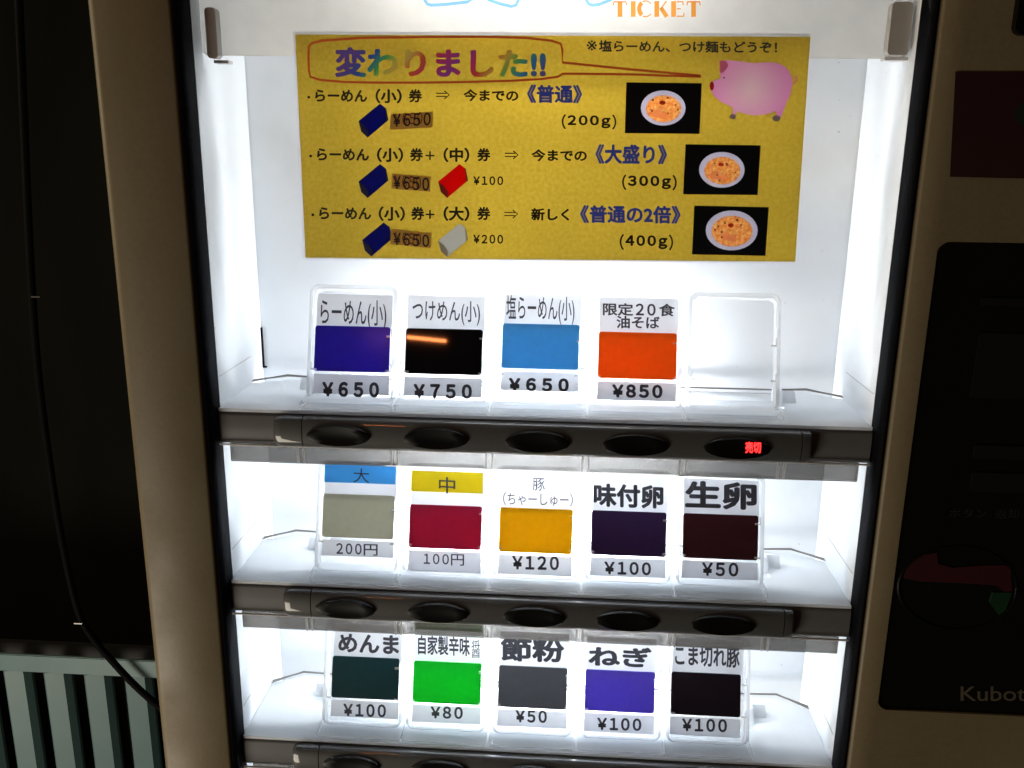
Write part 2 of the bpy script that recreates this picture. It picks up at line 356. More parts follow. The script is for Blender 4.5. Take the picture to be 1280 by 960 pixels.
# header lettering: high-contrast capitals built from thick stems and hairlines
LH = HY-.0003
def stroke_px(pts, wpx, Y, closed=False):
    """flat ribbon through photo pixels at depth Y"""
    mb = MB(); P = [vh(x, y, Y) for x, y in pts]; n = len(P); hw = wpx*.00046/2; vs = []
    for i in range(n):
        p0 = P[(i-1) % n] if closed or i else P[0]; p1 = P[(i+1) % n] if closed or i < n-1 else P[-1]
        d = (p1-p0).normalized(); q = V((-d.z, 0, d.x))*hw; vs += [P[i]+q, P[i]-q]
    m_ = n if closed else n-1
    mb.add(vs, [(2*i, 2*i+1, (2*i+3) % (2*n), (2*i+2) % (2*n)) for i in range(m_)]); return mb
def merge(*mbs):
    r = MB()
    for m_ in mbs: r.add(m_.v, m_.f)
    return r
def arc(cx, cy, rx, ry, a0, a1, n=10): return [(cx+rx*math.cos(math.radians(a0+(a1-a0)*k/n)), cy+ry*math.sin(math.radians(a0+(a1-a0)*k/n))) for k in range(n+1)]
T0, T1 = 1.5, 21
def L_T(x): return merge(stroke_px([(x+8, T0), (x+8, T1)], 5, LH), stroke_px([(x, T0+.8), (x+16, T0+.8)], 1.3, LH), stroke_px([(x+.5, T0+1), (x-.3, T0+5)], 1.2, LH), stroke_px([(x+15.5, T0+1), (x+16.3, T0+5)], 1.2, LH))
def L_I(x): return stroke_px([(x+3, T0), (x+3, T1)], 5, LH)
def L_C(x): return merge(stroke_px(arc(x+10, 11, 8, 9.2, 125, 235), 4.5, LH), stroke_px(arc(x+10, 11, 8.5, 9.8, 245, 320), 1.2, LH), stroke_px(arc(x+10, 11, 8.5, 9.8, 40, 115), 1.2, LH))
def L_K(x): return merge(stroke_px([(x+3, T0), (x+3, T1)], 5, LH), stroke_px([(x+7, 12), (x+15, T0)], 1.3, LH), stroke_px([(x+8, 9.5), (x+15.5, T1)], 4.2, LH))
def L_E(x): return merge(stroke_px([(x+3, T0), (x+3, T1)], 5, LH), *[stroke_px([(x+7, yy), (x+7+l, yy)], 1.2, LH) for yy, l in ((T0+.7, 7), (11, 5), (T1-.7, 8))], stroke_px([(x+14.5, T0), (x+15, T0+5)], 1.2, LH), stroke_px([(x+15.5, T1), (x+16, T1-5)], 1.2, LH))
for fn, x in ((L_T, 767), (L_I, 788.5), (L_C, 797), (L_K, 818), (L_E, 839), (L_T, 859)):
    obj('lettering', fn(x), M['orange'], hd)
for pts in ([(519, -40), (531, 0), (534, 5), (539, 6.5), (557, 5.5), (584, 2.5), (589, 0), (585, -12), (570, -40)], [(595, -25), (611, 0), (625, 4.7), (639, 8), (645, 6.5), (648, 0), (646, -30)], [(726, -30), (733, 0), (736, 5), (741, 6.5), (749, 5.5), (763, 0), (772, -12)]):
    obj('lettering', stroke_px(pts, 3.2, LH), M['cyan'], hd)
# fluorescent tubes
def ftube(y, z, x0=.085, x1=.275):
    t = obj('fluorescent_tube', MB().tube([(x0, y, z), (x1, y, z)], .0042, 16), M['header_tube'], mach, smooth=True)
    for x in (x0, x1): obj('tube_cap', MB().tube([(x-.006 if x == x0 else x+.0002, y, z), (x-.0002 if x == x0 else x+.006, y, z)], .0046, 16), M['grey_clip'], t, smooth=True)
ftube(.034, hz+.048, .10, .25)
# ------------------------------------------------------------------ shelves and button bars
BX = [vh(x, 548, -.007).x for x in (423, 545, 672, 795, 922)]
bx0, bx1 = vh(342, 535, -.005).x, vh(1012, 555, -.005).x
zb = vh(640, 519+47, 0).z            # underside of the bar
zlip = vh(450, 579, .006).z
print('bar', zb, zlip, bx0, bx1, BX, 'xl', xl)
def bar_profile():
    # slightly rounded front: (Y, z)
    pts = [(.010, -.0022), (.0012, -.0022)]
    pts += [(.0012-.0022*math.sin(math.radians(a)), -.0044+.0022*math.cos(math.radians(a))) for a in (20, 45, 70, 90)]
    pts += [(-.0012, -.010), (-.001, zb+.003), (.0004, zb+.0008), (.002, zb), (.010, zb)]
    return pts
def panel_profile():
    h0, h1 = -.0030, zb+.0006; c = (h0+h1)/2; r = (h0-h1)/2; pts = [(.0, h0)]
    for a in range(80, -81, -10):
        t = math.radians(a); pts.append((-.0012-.0056*math.cos(t)**.55, c+r*math.sin(t)**1 if abs(a) < 90 else c))
    return pts+[(.0, h1)]
fr_yz = lambda y, z, x: V((x, y, z))
first = None
for k in range(4):
    dz = -S*k
    if k == 0:
        sh = MB(); x0, x1, y0, y1 = .0425, .3205, .031, .0630; zt, zu = -.0002, -.0020; yb = .0665
        for pl in ([(0.0008, -.0006), (x0, -.0006), (x0, yb), (.020, yb), (.0008, .056)], [(x1, -.0006), (W-.0008, -.0006), (W-.0008, .056), (W-.020, yb), (x1, yb)],
                   [(x0, -.0006), (x1, -.0006), (x1, y0), (x0, y0)], [(x0, y1), (x1, y1), (x1, yb), (x0, yb)]):
            sh.prism(pl, zu, zt, ident)
        shelf = obj('shelf', sh, M['white_dirty'], mach)
        for xa, sgn in ((x0, 1), (x1, -1)):
            obj('shelf_bracket', MB().prism([(y0+.004, zt), (y0+.018, zt), (y0+.018, zt+.0085), (y0+.010, zt+.0085)], min(xa, xa+sgn*.0045), max(xa, xa+sgn*.0045), fr_yz).prism([(y0+.012, zt+.0001), (y0+.018, zt+.0001), (y0+.018, zt+.0065)], min(xa-sgn*.009, xa-sgn*.0002), max(xa-sgn*.009, xa-sgn*.0002), fr_yz), M['white_dirty'], shelf, bevel=.0003)
        wr = []
        for dd in (0, .0022):
            wr.append([(.0008, .0560-dd, .0016), (.0190, .0672-dd*.2, .0022+dd*.3), (.040, .0672, .0016), (.320, .0672, .0016), (W-.019, .0672-dd*.2, .0022+dd*.3), (W-.0008, .0560-dd, .0016)])
        obj('wire_guard', MB().tube(wr[0], .0006, 6).tube(wr[1], .00045, 6), M['wire'], shelf, smooth=True)
        bar = obj('button_bar', MB().prism(bar_profile(), .0006, W-.0006, fr_yz), M['bar'], mach, smooth=True)
        pn = MB().prism(panel_profile(), bx0+.0165, bx1-.0045, fr_yz)
        obj('bar_face', pn, M['bar_panel'], bar, smooth=True)
        pp = panel_profile(); 
        def endcap(xa, xb, flip):
            # end cap tapering towards its outer end
            mb = MB(); n = len(pp); cz = (pp[0][1]+pp[-1][1])/2; secs = [(xa, 1), (xa+(xb-xa)*.72, .995), (xa+(xb-xa)*.9, .95), (xb, .82)]
            vs = [(x, -.0008+(y+.0008)*s_ if y < -.0008 else y, cz+(z-cz)*s_) for x, s_ in secs for y, z in pp]
            fs = [(i*n+j, i*n+(j+1) % n, (i+1)*n+(j+1) % n, (i+1)*n+j) for i in range(3) for j in range(n)]+[tuple(range(n)), tuple(3*n+j for j in range(n))[::-1]]
            mb.add(vs, fs); return mb
        obj('end_cap', endcap(bx0+.0160, bx0, 0), M['bar_panel'], bar, smooth=True)
        obj('end_cap', endcap(bx1-.0040, bx1+.0012, 0), M['bar_panel'], bar, smooth=True)
        obj('clear_lip', MB().prism([(.0012, zb-.0002), (.0012, zlip+.0012), (.0022, zlip), (.0044, zlip), (.0044, zb-.0002)], .005, W-.005, fr_yz), M['lip'], bar)
        for q in range(6):  # added clear pieces standing in for bright streaks seen through the lip
            rb = MB()
            xq = XCOL[0]-.0269+q*.0535
            for dq in (-.0022, .0012): rb.box(xq+dq, xq+dq+.0011, .0003, .0011, zlip+.0006, zb-.0002)
            obj('lip_streak', rb, M['clear_edge'], bar)
        obj('trim_line', MB().tube([(.0010, -.0030, zb+.0007), (W-.0010, -.0030, zb+.0007)], .0006, 6), M['grey_clip'], bar, smooth=True)
        cz = (zb-.0016)/2-.0010
        for i, bx in enumerate(BX):
            mb = MB(); n = 36; rings = []
            for rr, yy in ((1, -.0058), (.985, -.0082), (.93, -.0086), (.6, -.0080), (.25, -.0076)):
                rings += [V((bx+.0178*rr*math.cos(2*math.pi*j/n), yy, cz+.0063*rr*math.sin(2*math.pi*j/n)*(1 if math.sin(2*math.pi*j/n) > 0 else .9))) for j in range(n)]
            mb.add(rings, [(q*n+j, q*n+(j+1) % n, (q+1)*n+(j+1) % n, (q+1)*n+j) for q in range(4) for j in range(n)]+[tuple(4*n+j for j in range(n))])
            bt = obj('button', mb, M['black'], bar, smooth=True)
        l_ = bar
        first = (shelf, bar)
    else:
        # rows below: copies of shelf and bar with all their pieces; the mesh data is shared
        clone(first[0], (0, 0, dz), mach); clone(first[1], (0, 0, dz), mach)
# lit sold-out sign in the fifth button of the top bar
YL = -.0092
q_ = vq(930.5, 952.5, 551, 567.5, YL+.0002)
obj('display_window', MB().add(q_, [(0, 1, 3, 2)]), M['led_back'], first[1])
text('売切', vq(932, 951, 552.5, 566, YL), M['led'], first[1], V((0, 0, 0)), .012)
for k in range(3):
    t = obj('fluorescent_tube', MB().tube([(.085, .046, -S*k-.016), (.262, .046, -S*k-.016)], .0042, 16), M['tube'], mach, smooth=True)
    for xa, xb in ((.079, .0848), (.2622, .268)): obj('tube_cap', MB().tube([(xa, .046, -S*k-.016), (xb, .046, -S*k-.016)], .0046, 16), M['grey_clip'], t, smooth=True)
# ------------------------------------------------------------------ control panel on the right
pd = .006
cpl = obj('control_panel', MB().prism(rrect(cpx0+.0003, cpx1-.0003, cpz0+.0003, cpz1-.0003, .006), -YF-pd, -YF-.0015, frm), M['panel'], mach, smooth=True)
corner = MB()
for (cx, cz, sx, sz) in ((cpx0, cpz0, 1, 1), (cpx0, cpz1, 1, -1)):
    r = .006; pl = [(cx, cz)]+[(cx+sx*(r-r*math.sin(math.radians(a))), cz+sz*(r-r*math.cos(math.radians(a)))) for a in range(0, 91, 15)]
    corner.prism(pl, -YF-pd-.01, -YF-.0001, frm)
obj('panel_corner', corner, M['casing'], mach)
PY = YF+.0012
text('Kubota', vq(1201, 1296, 858, 876, PY), M['faint'], cpl, V((0, 0, 0)), .004)
text('ボタン', vq(1187, 1233, 636, 647, PY), M['faint_dim'], cpl, V((0, 0, 0)), .0)
text('返却', vq(1244, 1274, 636, 648, PY), M['faint_dim'], cpl, V((0, 0, 0)), .0)
def pxpoly(pts, Y, th):  # solid plate from pixel outline
    P = [vh(x, y, Y) for x, y in pts]; return MB().prism([(p.x, p.z) for p in P], -Y, -Y+th, frm)
lens_c = (1197, 735)
rim = obj('lens_rim', MB().tube([vh(*p, PY) for p in arc(lens_c[0], lens_c[1], 74, 52, 0, 360, 48)], .0007, 6, cap=False), M['panel'], cpl, smooth=True)
red = [(1130, 722), (1133, 708), (1142, 698), (1152, 693), (1170, 690), (1172, 704), (1190, 709), (1230, 706), (1262, 706), (1264, 738), (1254, 739), (1246, 731), (1200, 728), (1150, 726)]
obj('red_lens', pxpoly(red, PY+.0004, .0009), M['red_lens'], cpl)
obj('green_lens', pxpoly([(1264, 740), (1240, 740), (1236, 752), (1248, 768), (1256, 762)], PY+.0004, .0009), M['green_lens'], cpl)
M['insert'] = mat('panel_insert', (15, 15, 12), .4)
for x0, x1, y0, y1 in ((1226, 1330, 372, 384), (1224, 1330, 416, 500), (1218, 1330, 556, 576), (1215, 1330, 590, 618)):
    a, b = vh(x0, y0, PY), vh(x1, y1, PY)
    obj('panel_insert', MB().prism(rrect(a.x, b.x, b.z, a.z, .0012), -PY+.0001, -PY+.0007, frm), M['insert'], cpl)
# bill slot surround, top right
a, b = vh(1262, -40, YF), vh(1262, 45, YF)
bs = obj('bill_slot', MB().prism(rrect(b.x, b.x+.11, b.z, b.z+.06, .004), -YF+.0002, -YF+.005, frm), M['black'], mach, bevel=.0008)
# ------------------------------------------------------------------ red notice stuck on the casing
a, b = vh(1196, 90, YF), vh(1186, 221, YF)
nt_ = thing('notice', ((a.x+.05), YF, b.z), 'dark red notice stuck on the casing right of the lit window', 'notice')
na = [(vh(1194, 90, YF).x, a.z), (a.x+.10, a.z+.0005), (a.x+.10, b.z-.001), (vh(1187, 221, YF).x, b.z)]
obj('sheet', MB().prism(na, -YF+.0002, -YF+.0005, frm), M['red_notice'], nt_)
obj('printed_mark', MB().prism(arc(vh(1284, 142, YF).x, vh(1284, 142, YF).z, .006, .006, 0, 350, 20), -YF+.0006, -YF+.0007, frm), M['notice_dark'], nt_)
# ------------------------------------------------------------------ menu card holders
TL = math.radians(17); YB = .010
vv = V((0, math.sin(TL), math.cos(TL))); nn = V((0, -math.cos(TL), math.sin(TL)))
XC = [.0729, .1256, .1794, .2336, .2867]
def conv(px, py, k): 
    o = V((0, YB, -S*k)); p = hit(px, py, o, vv); return p.x, (p-o).dot(vv)
COLS = dict(blue=(48, 42, 190), black=(16, 14, 16), sky=(100, 184, 228), orange=(244, 124, 30), beige=(206, 206, 192), crimson=(176, 40, 82), yellow=(232, 192, 20),
            purple=(56, 36, 80), maroon=(66, 28, 36), teal=(16, 60, 66), green=(20, 205, 66), grey=(104, 110, 118), violet=(112, 96, 204), dark=(30, 22, 32))
for n_, c in COLS.items():
    m, nt, b = nodes('colour_plate_'+n_); cl = s2l(c)
    noise_col(nt, b, tuple(x*.93 for x in cl[:3])+(1,), tuple(min(1, x*1.06) for x in cl[:3])+(1,), 260, 5)
    b.inputs['Roughness'].default_value = .03 if n_ == 'black' else .4; b.inputs['Specular IOR Level'].default_value = .14 if n_ == 'black' else .35; b.inputs['Coat Weight'].default_value = 0 if n_ == 'black' else .1; b.inputs['Coat Roughness'].default_value = .02 if n_ == 'black' else .12
    t = nt.nodes.new('ShaderNodeBsdfTranslucent'); t.inputs[0].default_value = cl; ms = nt.nodes.new('ShaderNodeMixShader'); ms.inputs[0].default_value = .5 if n_ == 'beige' else .36 if max(c) > 100 else .08
    nt.links.new(b.outputs[0], ms.inputs[1]); nt.links.new(t.outputs[0], ms.inputs[2]); nt.links.new(ms.outputs[0], nt.nodes['Material Output'].inputs[0])
    M['p_'+n_] = m
# row, slot, colour, plate pixels (TL TR BL BR), slip top, price slip bottom, texts [(string, x0, x1, y0, y1, bold)], upper band, label
CARDS = [
 (0, 0, 'blue', ((394.7, 407), (488, 409), (393, 464), (487, 465.6)), 368, 493, [('らーめん(小)', 401, 483, 374, 410.5, .004, 2), ('¥ 6 5 0', 404, 473, 478, 495, .026, 1)], None, 'clear card holder with royal blue plate and price 650, leftmost on the top shelf'),
 (0, 1, 'black', ((508, 411), (604, 412), (506, 467.5), (602.5, 469)), 370, 496, [('つけめん(小)', 516, 600, 375, 405, .004, 2), ('¥ 7 5 0', 518, 589, 480.5, 497, .026, 1)], None, 'clear card holder with black plate and price 750, on the top shelf'),
 (0, 2, 'sky', ((628.7, 405), (724, 405.6), (626.5, 460), (723.4, 463)), 368, 489, [('塩らーめん(小)', 633, 718, 369, 404, .004, 2), ('¥ 6 5 0', 637, 710, 473, 488, .026, 1)], None, 'clear card holder with sky blue plate and price 650, on the top shelf'),
 (0, 3, 'orange', ((748.4, 415), (846, 416.5), (747, 473), (845, 475)), 372, 501, [('限定', 754, 791, 379, 394, .012, .6), ('20', 795, 819, 380, 394, .014, .4), ('食', 824, 843, 380, 395, .012, .3), ('油そば', 771, 824, 395, 410, .012, 1), ('¥850', 766, 827, 481, 496, .026, 1)], None, 'clear card holder with bright orange plate and price 850, on the top shelf'),
 (0, 4, None, None, 0, 0, [], None, 'empty clear card holder, rightmost on the top shelf'),
 (1, 0, 'beige', ((405, 616.5), (493.7, 619.7), (402.5, 671), (492, 673.7)), 577, 696, [('大', 442, 462, 585, 603, 0, 1), ('200', 421, 452, 679, 692, .010, .8), ('円', 455, 472, 680, 694, .006, .5)], ('blue_band', 578.5, 604), 'clear card holder with grey beige plate under light blue strip, on the middle shelf'),
 (1, 1, 'crimson', ((513, 630), (603, 633), (511, 684), (601, 687.5)), 588, 716, [('中', 549, 569, 596, 616, .004, 1), ('100', 530, 561, 692, 704.5, .008, .8), ('円', 564, 580, 692.5, 706.5, .004, .5)], ('yellow_band', 589.5, 615.5), 'clear card holder with crimson plate under a yellow strip, on the middle shelf'),
 (1, 2, 'yellow', ((625, 634.7), (715.6, 636), (623.4, 689.4), (715, 692.5)), 590, 719, [('豚', 666, 681, 597, 613, 0, .5), ('（ちゃーしゅー）', 629, 716, 615, 631, 0, 2), ('¥120', 641, 698, 695, 711, .018, 1)], None, 'clear card holder with golden yellow plate and price 120, centre of the middle shelf'),
 (1, 3, 'purple', ((739.7, 637.5), (833, 640.6), (738.4, 693), (832, 696)), 594, 721, [('味付卵', 743, 828, 605, 632, .02, 3), ('¥100', 756, 813, 702, 717, .018, 1.5)], None, 'clear card holder with dark purple plate and price 100, on the middle shelf'),
 (1, 4, 'maroon', ((853.7, 641.6), (947.5, 644), (853, 697), (947, 700)), 599, 724, [('生卵', 858, 944, 602, 634, .02, 2.5), ('¥50', 878, 922, 703, 719, .018, 1)], None, 'clear card holder with dark maroon plate and price 50, rightmost on the middle shelf'),
 (2, 0, 'teal', ((416, 819), (500, 823), (415, 871), (498, 875)), 780, 897, [('めんま', 424, 498, 792, 814, .018, 3), ('¥100', 430, 482, 879.5, 894.5, .018, 1.5)], None, 'clear card holder with dark teal plate and price 100, leftmost on the bottom shelf'),
 (2, 1, 'green', ((517, 825), (602, 829), (516, 877.5), (601, 880.6)), 784, 904, [('自家製辛味', 523, 587, 794, 817, .012, 2.5), ('醤', 589.5, 600, 800, 822, 0, 0), ('¥80', 539, 578, 883, 897, .018, 1)], ('green_band', 776, 788), 'clear card holder with bright green plate and price 80, on the bottom shelf'),
 (2, 2, 'grey', ((623, 831), (708.7, 834.5), (622.7, 882.6), (708.7, 887)), 790, 909, [('節粉', 627, 704, 797, 825, .02, 2), ('¥50', 645, 683, 887.5, 902, .018, 1)], None, 'clear card holder with slate grey plate and price 50, centre of the bottom shelf'),
 (2, 3, 'violet', ((731.7, 836), (818.6, 839.7), (730.6, 887.8), (817.6, 891)), 797, 916, [('ねぎ', 737, 813, 808, 831, .02, 2.5), ('¥100', 747, 801, 897, 911.5, .018, 1.5)], None, 'clear card holder with violet blue plate and price 100, on the bottom shelf'),
 (2, 4, 'dark', ((839, 839.7), (925.8, 842), (838, 892), (925, 896)), 799, 920, [('こま切れ豚', 844, 924, 807, 831, .014, 3), ('¥100', 853, 908, 898, 913, .018, 1.5)], None, 'clear card holder with nearly black plate and price 100, rightmost on the bottom shelf'),
]
proto = None
for (k, i, colr, pl, sy0, sy1, texts, band, label) in CARDS:
    base = V((XC[i], YB, -S*k))
    h = thing('menu_card_holder', base, label, 'card holder', 'clear card holders standing on the lit shelves')
    def fr(x, b, n, B=base): return B+V((x, 0, 0))+vv*b+nn*n
    if proto is None:
        parts = []
        hw, ht = .0252, .0690
        parts.append(obj('back_plate', MB().prism(rrect(-hw+.0018, hw-.0018, .004, ht-.0018, .004), -.0042, -.0032, fr), M['clear'], h, smooth=True))
        outer = rrect(-hw, hw, .003, ht, .0052, 7); inner = rrect(-hw+.0019, hw-.0019, .0035, ht-.0024, .0040, 7)
        # U-shaped rim: ring between the outer and inner outline
        mb = MB(); n = len(outer)
        vs = [fr(p[0], p[1], z) for z in (-.0062, .0014) for p in outer]+[fr(p[0], p[1], z) for z in (-.0062, .0014) for p in inner]
        fs = [(j, (j+1) % n, n+(j+1) % n, n+j) for j in range(n)]+[(2*n+j, 3*n+j, 3*n+(j+1) % n, 2*n+(j+1) % n) for j in range(n)]
        fs += [(n+j, n+(j+1) % n, 3*n+(j+1) % n, 3*n+j) for j in range(n)]+[(j, 2*n+j, 2*n+(j+1) % n, (j+1) % n) for j in range(n)]
        mb.add(vs, fs); parts.append(obj('rim', mb, M['clear_edge'], h, smooth=True))
        # stepped foot
        ft = MB().prism([(-.0100, .0003), (-.0100, .0040), (-.0040, .0052), (.010, .0052), (.018, .0052), (.018, .0003)], base.x-.0262, base.x+.0262, lambda y, z, x: V((x, base.y+y, base.z+z)))
        parts.append(obj('foot', ft, M['clear_foot'], h, bevel=.0012))
        for x, bb in ((.0215, .0200), (.0215, .0395), (-.0215, .0200)):
            parts.append(obj('clip', MB().box(x-.0016, x+.0016, bb, bb+.0010, .0011, .0028, fr).box(x+(.0010 if x > 0 else -.0016), x+(.0016 if x > 0 else -.0010), bb, bb+.0046, .0011, .0026, fr), M['clear_edge'], h))
        proto = (h, parts)
    else:
        for p in proto[1]: clone(p, base-wpos(proto[0]), h)
    if not colr: continue
    # slips
    tlx = [conv(x, y, k) for x, y in pl]
    xa, xb = (tlx[0][0]+tlx[2][0])/2, (tlx[1][0]+tlx[3][0])/2; ba, bb = (tlx[2][1]+tlx[3][1])/2, (tlx[0][1]+tlx[1][1])/2
    mx_ = (pl[0][0]+pl[1][0])/2
    top = conv(mx_, sy0, k)[1]; bot = conv(mx_, sy1, k)[1]
    frw = lambda x, b, n, B=V((0, YB, -S*k)): B+V((x, 0, 0))+vv*b+nn*n
    tw = random.uniform(-.0005, .0005)
    ls = obj('label_slip', MB().prism([(xa+.0004, bb-.003), (xb+.0006, bb-.003+tw*.3), (xb+.0008+tw, top+tw*.6), (xa+.0005+tw, top)], -.0003, 0, frw), M['slip'], h)
    ps = obj('price_slip', MB().prism([(xa-.0002, bot), (xb+.0002, bot-tw*.4), (xb+.0003, ba-.0016), (xa, ba-.0016)], -.0002, .0002, frw), M['slip'], h)
    obj('colour_plate', MB().prism(rrect(xa, xb, ba, bb, .0015, 4), .0003, .0011, (frw if colr != 'black' else (lambda x, b, n: frw(x, b, n+.0007+(x-(xa+xb)/2)*.03)))), M['p_'+colr], h, bevel=.0002, seg=1)
    if band:
        b0, b1 = conv(mx_, band[2], k)[1], conv(mx_, band[1], k)[1]
        obj('colour_strip', MB().box(xa, xb, b0, b1, .00025, .0004, frw), M[band[0]], ls)
    for (s, x0, x1, y0, y1, bold, skew) in texts:
        q = []
        for (x, y) in ((x0, y1), (x1, y1+skew), (x0, y0), (x1, y0+skew)):
            cx, cb = conv(x, y, k); q.append(frw(cx, cb, 0))
        up_ = cb > bb
        text(s, q, M['slip_ink'], ls if up_ else ps, nn*(.0002 if not up_ else (.0005 if (band and s not in ('200', '100', '円')) else .00015))+nn*.0002, bold)
# ------------------------------------------------------------------ poster taped over the header
PYY = .0095
quad = [vh(369, 43, PYY), vh(1013, 46, PYY), vh(994, 327, PYY), vh(382, 322, PYY)]
po = thing('poster', ((quad[2]+quad[3])/2), 'yellow paper poster with a pink pig, bowl pictures and rainbow heading above the top shelf', 'poster')
fq = lambda a, b, n: (quad[3]*(1-a)+quad[2]*a)*(1-b)+(quad[0]*(1-a)+quad[1]*a)*b+V((0, -n, 0))
def grid_sheet(x0, x1, y0, y1, n0, n1, N=24):
    mb = MB(); vs = []
    for z in (n0, n1):
        for j in range(N+1):
            for i_ in range(N+1): vs.append(fq(x0+(x1-x0)*i_/N, y0+(y1-y0)*j/N, z))
    q = (N+1)**2; fs = []
    for j in range(N):
        for i_ in range(N):
            a = j*(N+1)+i_; fs += [(a, a+1, a+N+2, a+N+1), (q+a, q+a+N+1, q+a+N+2, q+a+1)]
    for i_ in range(N):
        a = i_; fs.append((a, q+a, q+a+1, a+1)); a = N*(N+1)+i_; fs.append((a, a+1, q+a+1, q+a))
        a = i_*(N+1); fs.append((a, a+N+1, q+a+N+1, q+a)); a = i_*(N+1)+N; fs.append((a, q+a, q+a+N+1, a+N+1))
    return mb.add(vs, fs)
obj('paper_margin', merge(grid_sheet(-.004, 1.0, 1.0005, 1.013, 0, .0001, 3), grid_sheet(-.004, -.0003, 0, 1, 0, .0001, 3), grid_sheet(-.004, 1.0, -.007, -.0005, 0, .0001, 3)), M['slip'], po)
hexa = [(448.2, 151.4), (475, 129.6), (482.7, 135.5), (485.6, 150), (459.6, 172), (451.6, 164.7)]
pig = [(898.7, 76.6), (905.5, 75), (926, 76.6), (941.6, 79), (955, 78), (967, 78), (975, 80), (981.5, 83.5), (986, 88.5), (989, 95), (991, 105), (987.5, 118.6), (982, 131), (978.8, 140), (976, 148), (970.5, 148), (970, 139), (957, 143), (943.6, 144.5), (930, 142), (922, 139), (919, 145), (915.5, 145), (916, 134.5), (900.6, 127), (893, 120.5), (889, 114), (887.5, 108), (889, 102), (894, 100.5), (900.8, 98), (899.6, 89.3)]
BOWLS = (([(783, 103), (877.3, 104), (874.4, 167.3), (781, 166.5)], (829, 135), 28, 22), ([(857, 180.3), (950.8, 181.7), (947, 243.8), (854, 242.8)], (902.3, 212.3), 28.5, 22.4), ([(867.8, 257), (961, 259), (956.7, 319.7), (865, 318)], (914.5, 288), 32.5, 25))
TOKENS = ((0, 0, 'blue'), (0, 75.5, 'blue'), (4.5, 148.5, 'blue'), (99.5, 75.5, 'red'), (99.5, 149.5, 'white'))
gr = obj('printed_ground', cut_plate([(369, 43), (1013, 46), (994, 327), (382, 322)], [b_[0] for b_ in BOWLS]+[pig]+[[(x+dx, y+dy) for x, y in hexa] for dx, dy, c in TOKENS], PYY, .0001), M['paper'], po)
PT = PYY-.0003
def ptext(s, x0, x1, y0, y1, m='ink', bold=.006, skew=None, parent=None, Y=None):
    sk = (x1-x0)*.008 if skew is None else skew
    return text(s, vq(x0, x1, y0, y1, Y or PT, sk), M[m], parent or po, V((0, 0, 0)), bold)
ptext('変わりました!!', 420, 681, 60, 95, 'rainbow', .020)
ptext('※', 733.5, 746, 50.5, 63, 'ink_blue', .002, 0); ptext('塩らーめん、つけ麺もどうぞ！', 749, 971, 50.5, 64.5, 'ink_blue', .013)
B1 = .018
for (y, dx, last) in ((0, 0, 0), (74, 0, 1), (147, 0, 2)):
    x_ = (0, 2.3, 5)[last]; yy = (112.5, 186, 259.5)[last]
    obj('lettering', pxpoly(arc(386+x_, yy+9, 1.8, 1.8, 0, 330, 11), PT, .00002), M['ink'], po)
    ptext('らーめん', 394.5+x_, 458.5+x_, yy, yy+14, 'ink', B1)
    ptext('（小）', 470+x_*.8, 501.5+x_*.8, yy-1, yy+16, 'ink', B1)
    ptext('券', 511.5+x_*.6, 527+x_*.6, yy-.5, yy+15, 'ink', B1)
    if last:
        ptext('+', 532, 543, yy+3, yy+14, 'ink', .0)
        ptext('（中）' if last == 1 else '（大）', 555, 586, yy-1, yy+16, 'ink', B1)
        ptext('券', 597, 612.5, yy-.5, yy+15, 'ink', B1)
for ax, ay in ((545, 118.5), (631, 193.5), (630.5, 267.5)):
    obj('lettering', merge(stroke_px([(ax, ay-1.9), (ax+13.2, ay-1.8)], 1.1, PT), stroke_px([(ax, ay+1.9), (ax+13.2, ay+2)], 1.1, PT), stroke_px([(ax+10.5, ay-5), (ax+16.5, ay+.1), (ax+10.5, ay+5.2)], 1.3, PT-.00002)), M['ink'], po)
ptext('今までの', 580, 647.4, 112, 126, 'ink', B1); ptext('今までの', 665, 733, 187, 201, 'ink', B1); ptext('新しく', 664.5, 711, 260.5, 275, 'ink', B1)
ptext('《普通》', 659.6, 727, 106.5, 128, 'royal', .018); ptext('《大盛り》', 745, 833, 181, 204, 'royal', .018); ptext('《普通の2倍》', 725.7, 850, 257, 278, 'royal', .018)
for s, x0, x1, y0, y1 in (('（200g）', 702.6, 770, 143, 161), ('（300g）', 778, 845.5, 218.5, 237), ('（400g）', 775, 841, 293, 312)):
    ptext('（', x0, x0+4.5, y0, y1, 'ink', .012); ptext(s[1:-1], x0+7.5, x1-7.5, y0+1.5, y1-(1.5), 'ink', .022); ptext('）', x1-4.5, x1, y0+.5, y1+.5, 'ink', .012)
ptext('¥100', 592, 628.6, 220.5, 230.8, 'ink', .016); ptext('¥200', 592, 628.6, 293.6, 304, 'ink', .016)
# price stickers stuck over old prices
for c4, t4 in (([(488.8, 142.6), (541.7, 139.2), (541, 159.4), (487, 162.5)], (491, 538, 143, 158.5, -2.2)), ([(490, 216.6), (538.5, 220.6), (537.7, 239.7), (489.3, 235.7)], (491.5, 536, 220, 236, 2.5)), ([(488.8, 286), (539.5, 291.5), (538.5, 310.6), (488, 305.3)], (491.5, 536, 291, 306, 2.8))):
    st = obj('price_sticker', pxpoly(c4, PYY-.0002, .0003), M['sticker'], po)
    x0, x1, y0, y1, sk = t4
    text('¥650', vq(x0, x1, y0, y1, PYY-.0006, sk), M['ink'], st, V((0, 0, 0)), .006)
    text('¥650', vq(x0+2, x1-10, y0-1, y1-2, PYY-.00055, sk*.8), M['scallion'], st, V((0, 0, 0)), .006)
